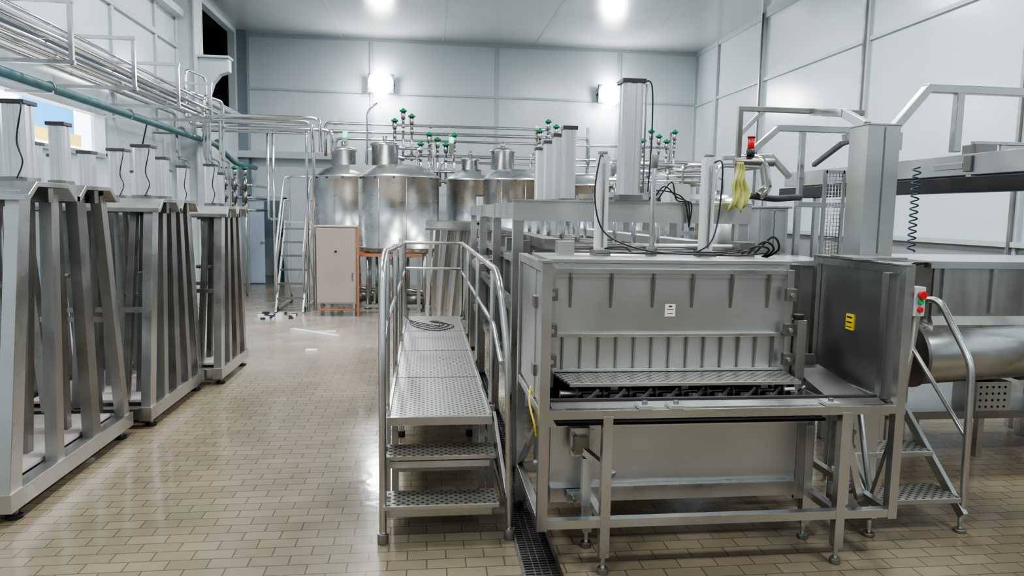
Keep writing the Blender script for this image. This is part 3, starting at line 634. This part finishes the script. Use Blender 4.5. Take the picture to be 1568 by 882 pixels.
o.tube([(-3.84,2,3.03),(-3.84,13.9,2.95),(-3.84,15.2,2.7),(-3.84,17,2.7)],.05,TEAL,16,fil=.2)
for y in (4,6,8,10,12,14): o.b(-4.26,-3.80,y-.015,y+.015,2.93,2.96,STEELD);o.cyl((-3.84,y,3.0),(-3.84,y+.04,3.0),.058,STEELD)
o.tube([(-3.9,10.8,3.0),(-3.95,10.8,2.8),(-4.1,10.9,2.3),(-4.2,11,1.5)],.01,BLACK,8,fil=.1)
o.done()
def valve(o,x,y,z,s=1.0,led=False):
    o.cyl((x,y,z),(x,y,z+.10*s),.04*s,STEEL,12);o.cyl((x,y,z+.10*s),(x,y,z+.2*s),.028*s,STEELD,12)
    o.cyl((x,y,z+.2*s),(x,y,z+.36*s),.05*s,STEEL,14);o.cyl((x,y,z+.36*s),(x,y,z+.40*s),.08*s,GREEN,16);o.cyl((x,y,z+.40*s),(x,y,z+.44*s),.05*s,GREEN,16,r2=.02*s)
    if led: o.cyl((x,y,z+.44*s),(x,y,z+.5*s),.03*s,GLED,12)
o=B('valve_manifold')
for z in (1.75,2.0,2.25):
    o.tube([(-4.1,15.0,z),(-3.5,15.0,z),(-3.5,16.5,z)],.03,PIPE,12,fil=.1)
    for x in (-4.0,-3.8,-3.6): o.cyl((x,14.95,z-.1),(x,14.95,z+.12),.05,STEELD);
for x in (-4.0,-3.8,-3.6): o.cyl((x,15.0,0),(x,15.0,2.4),.022,PIPE);valve(o,x,15.0,2.3,.75)
o.done()
# ---------------------------------------------------------------- central overhead pipework
o=B('overhead_valve_manifold')
Yp=14.9
for z,xa_,xb_,r in ((3.52,-2.0,2.6,.03),(3.36,-2.0,3.4,.035),(3.22,-1.8,5.2,.025),(2.92,-.5,6.2,.035),(2.80,.3,5.5,.025),(2.62,2.2,6.4,.03)):
    o.tube([(xa_,Yp,z-.5),(xa_,Yp,z),(xb_,Yp,z),(xb_,Yp,z-.6)],r,PIPE,12,fil=.12)
for x in (-1.8,.1,2.3,3.4,5.2): 
    o.b(x-.03,x+.03,Yp+.05,Yp+.11,0,3.6,STEEL)
    for z in (2.75,3.15): o.b(x-.02,x+.02,Yp-.15,Yp+.1,z,z+.03,STEEL)
for x,z,n in ((-.62,3.40,3),(-.1,2.95,5),(2.35,3.28,4),(4.55,3.15,5)):
    for i in range(n):
        valve(o,x+.17*i,Yp-.1,z-.15+.10*((i*2)%3),.9,False)
        o.cyl((x+.17*i,Yp-.1,z-.6),(x+.17*i,Yp-.1,z),.025,PIPE)
    o.tube([(x-.1,Yp-.1,z-.35),(x+.17*n,Yp-.1,z-.35)],.03,PIPE);o.tube([(x-.1,Yp-.15,z-.55),(x+.17*n,Yp-.15,z-.55)],.03,PIPE)
for x,z in ((-1.6,3.1),(.52,3.05)): o.b(x-.05,x+.05,Yp-.2,Yp-.1,z-.1,z+.12,STEELD);o.cyl((x,Yp-.15,z+.12),(x,Yp-.15,z+.24),.045,GLED)
o.tube([(-1.15,Yp-.3,2.6),(-1.15,Yp-.3,3.75),(-.95,Yp-.3,3.9)],.02,PIPE,10,fil=.2)
o.done()
o=B('process_pipework')
for i,(x,y) in enumerate(((2.6,10.5),(2.9,10.8),(3.2,11.2),(3.6,10.9),(4.1,11.5),(4.6,11.0))):
    o.tube([(x,y,0),(x,y,2.3+.15*(i%3)),(x+.8,y,2.3+.15*(i%3)),(x+.8,y+1,2.3+.15*(i%3)),(x+.8,y+1,0)],.035,PIPE,12,fil=.15)
    o.cyl((x,y,2.0),(x,y,2.2),.07,STEELD);o.b(x-.15,x+.1,y-.15,y+.1,1.2,1.75,PANEL)
o.b(2.5,5.2,10.4,10.5,2.05,2.12,STEEL);o.b(2.5,5.2,11.6,11.7,2.05,2.12,STEEL);o.b(2.5,5.2,10.4,10.5,1.5,1.56,STEEL)
for x in (2.5,3.8,5.15): o.b(x-.03,x+.03,10.41,10.46,0,2.1,STEEL);o.b(x-.03,x+.03,11.64,11.69,0,2.1,STEEL)
o.lathe(4.4,10.0,[(.3,1.2),(.32,1.25),(.32,2.0),(.2,2.1),(.05,2.12)],TANK,32)
for k in range(3): o.cyl((4.4+.25*math.cos(k*2.1),10+.25*math.sin(k*2.1),0),(4.4+.25*math.cos(k*2.1),10+.25*math.sin(k*2.1),1.25),.025,STEEL)
o.b(3.3,3.85,10.2,10.4,2.12,2.38,PANEL)
o.done()
o=B('plastic_strip_debris');o.bar((-1.95,10.75,.015),(-1.22,10.15,.015),.09,.03,WHT);o.bar((-1.7,10.5,.01),(-1.3,10.62,.01),.05,.02,WHT);o.b(-1.50,-1.36,9.1,9.22,0,.02,WHT);o.done()
o=B('plaster_rubble')
for i in range(40):
    x=-2.8+random.random()*.6;y=11.8+random.random()*.6;r=.025+.05*random.random();o.b(x,x+r*1.5,y,y+r,0,r*.7,random.choice([WHT,DGREY,STRUCT]))
o.done()
# world
w=bpy.data.worlds.new('world');S.world=w;w.use_nodes=True
w.node_tree.nodes['Background'].inputs[0].default_value=(.75,.87,1,1);w.node_tree.nodes['Background'].inputs[1].default_value=.8
# ---------------------------------------------------------------- camera
f=1090/1568*36
psi=math.atan(134/1090);th=math.atan(116/1090);ph=math.radians(1.0)
sp,cp,st,ct=math.sin(psi),math.cos(psi),math.sin(th),math.cos(th)
fw=Vector((sp*ct,cp*ct,-st));r=Vector((cp,-sp,0));u=Vector((sp*st,cp*st,ct))
r2=r*math.cos(ph)+u*math.sin(ph);u2=u*math.cos(ph)-r*math.sin(ph)
cam=bpy.data.cameras.new('camera');cam.lens=f;cam.sensor_width=36;cam.clip_start=.05;cam.clip_end=100
co=bpy.data.objects.new('camera',cam);S.collection.objects.link(co)
M=Matrix((r2,u2,-fw)).transposed().to_4x4();M.translation=Vector((0,0,1.8));co.matrix_world=M
S.camera=co
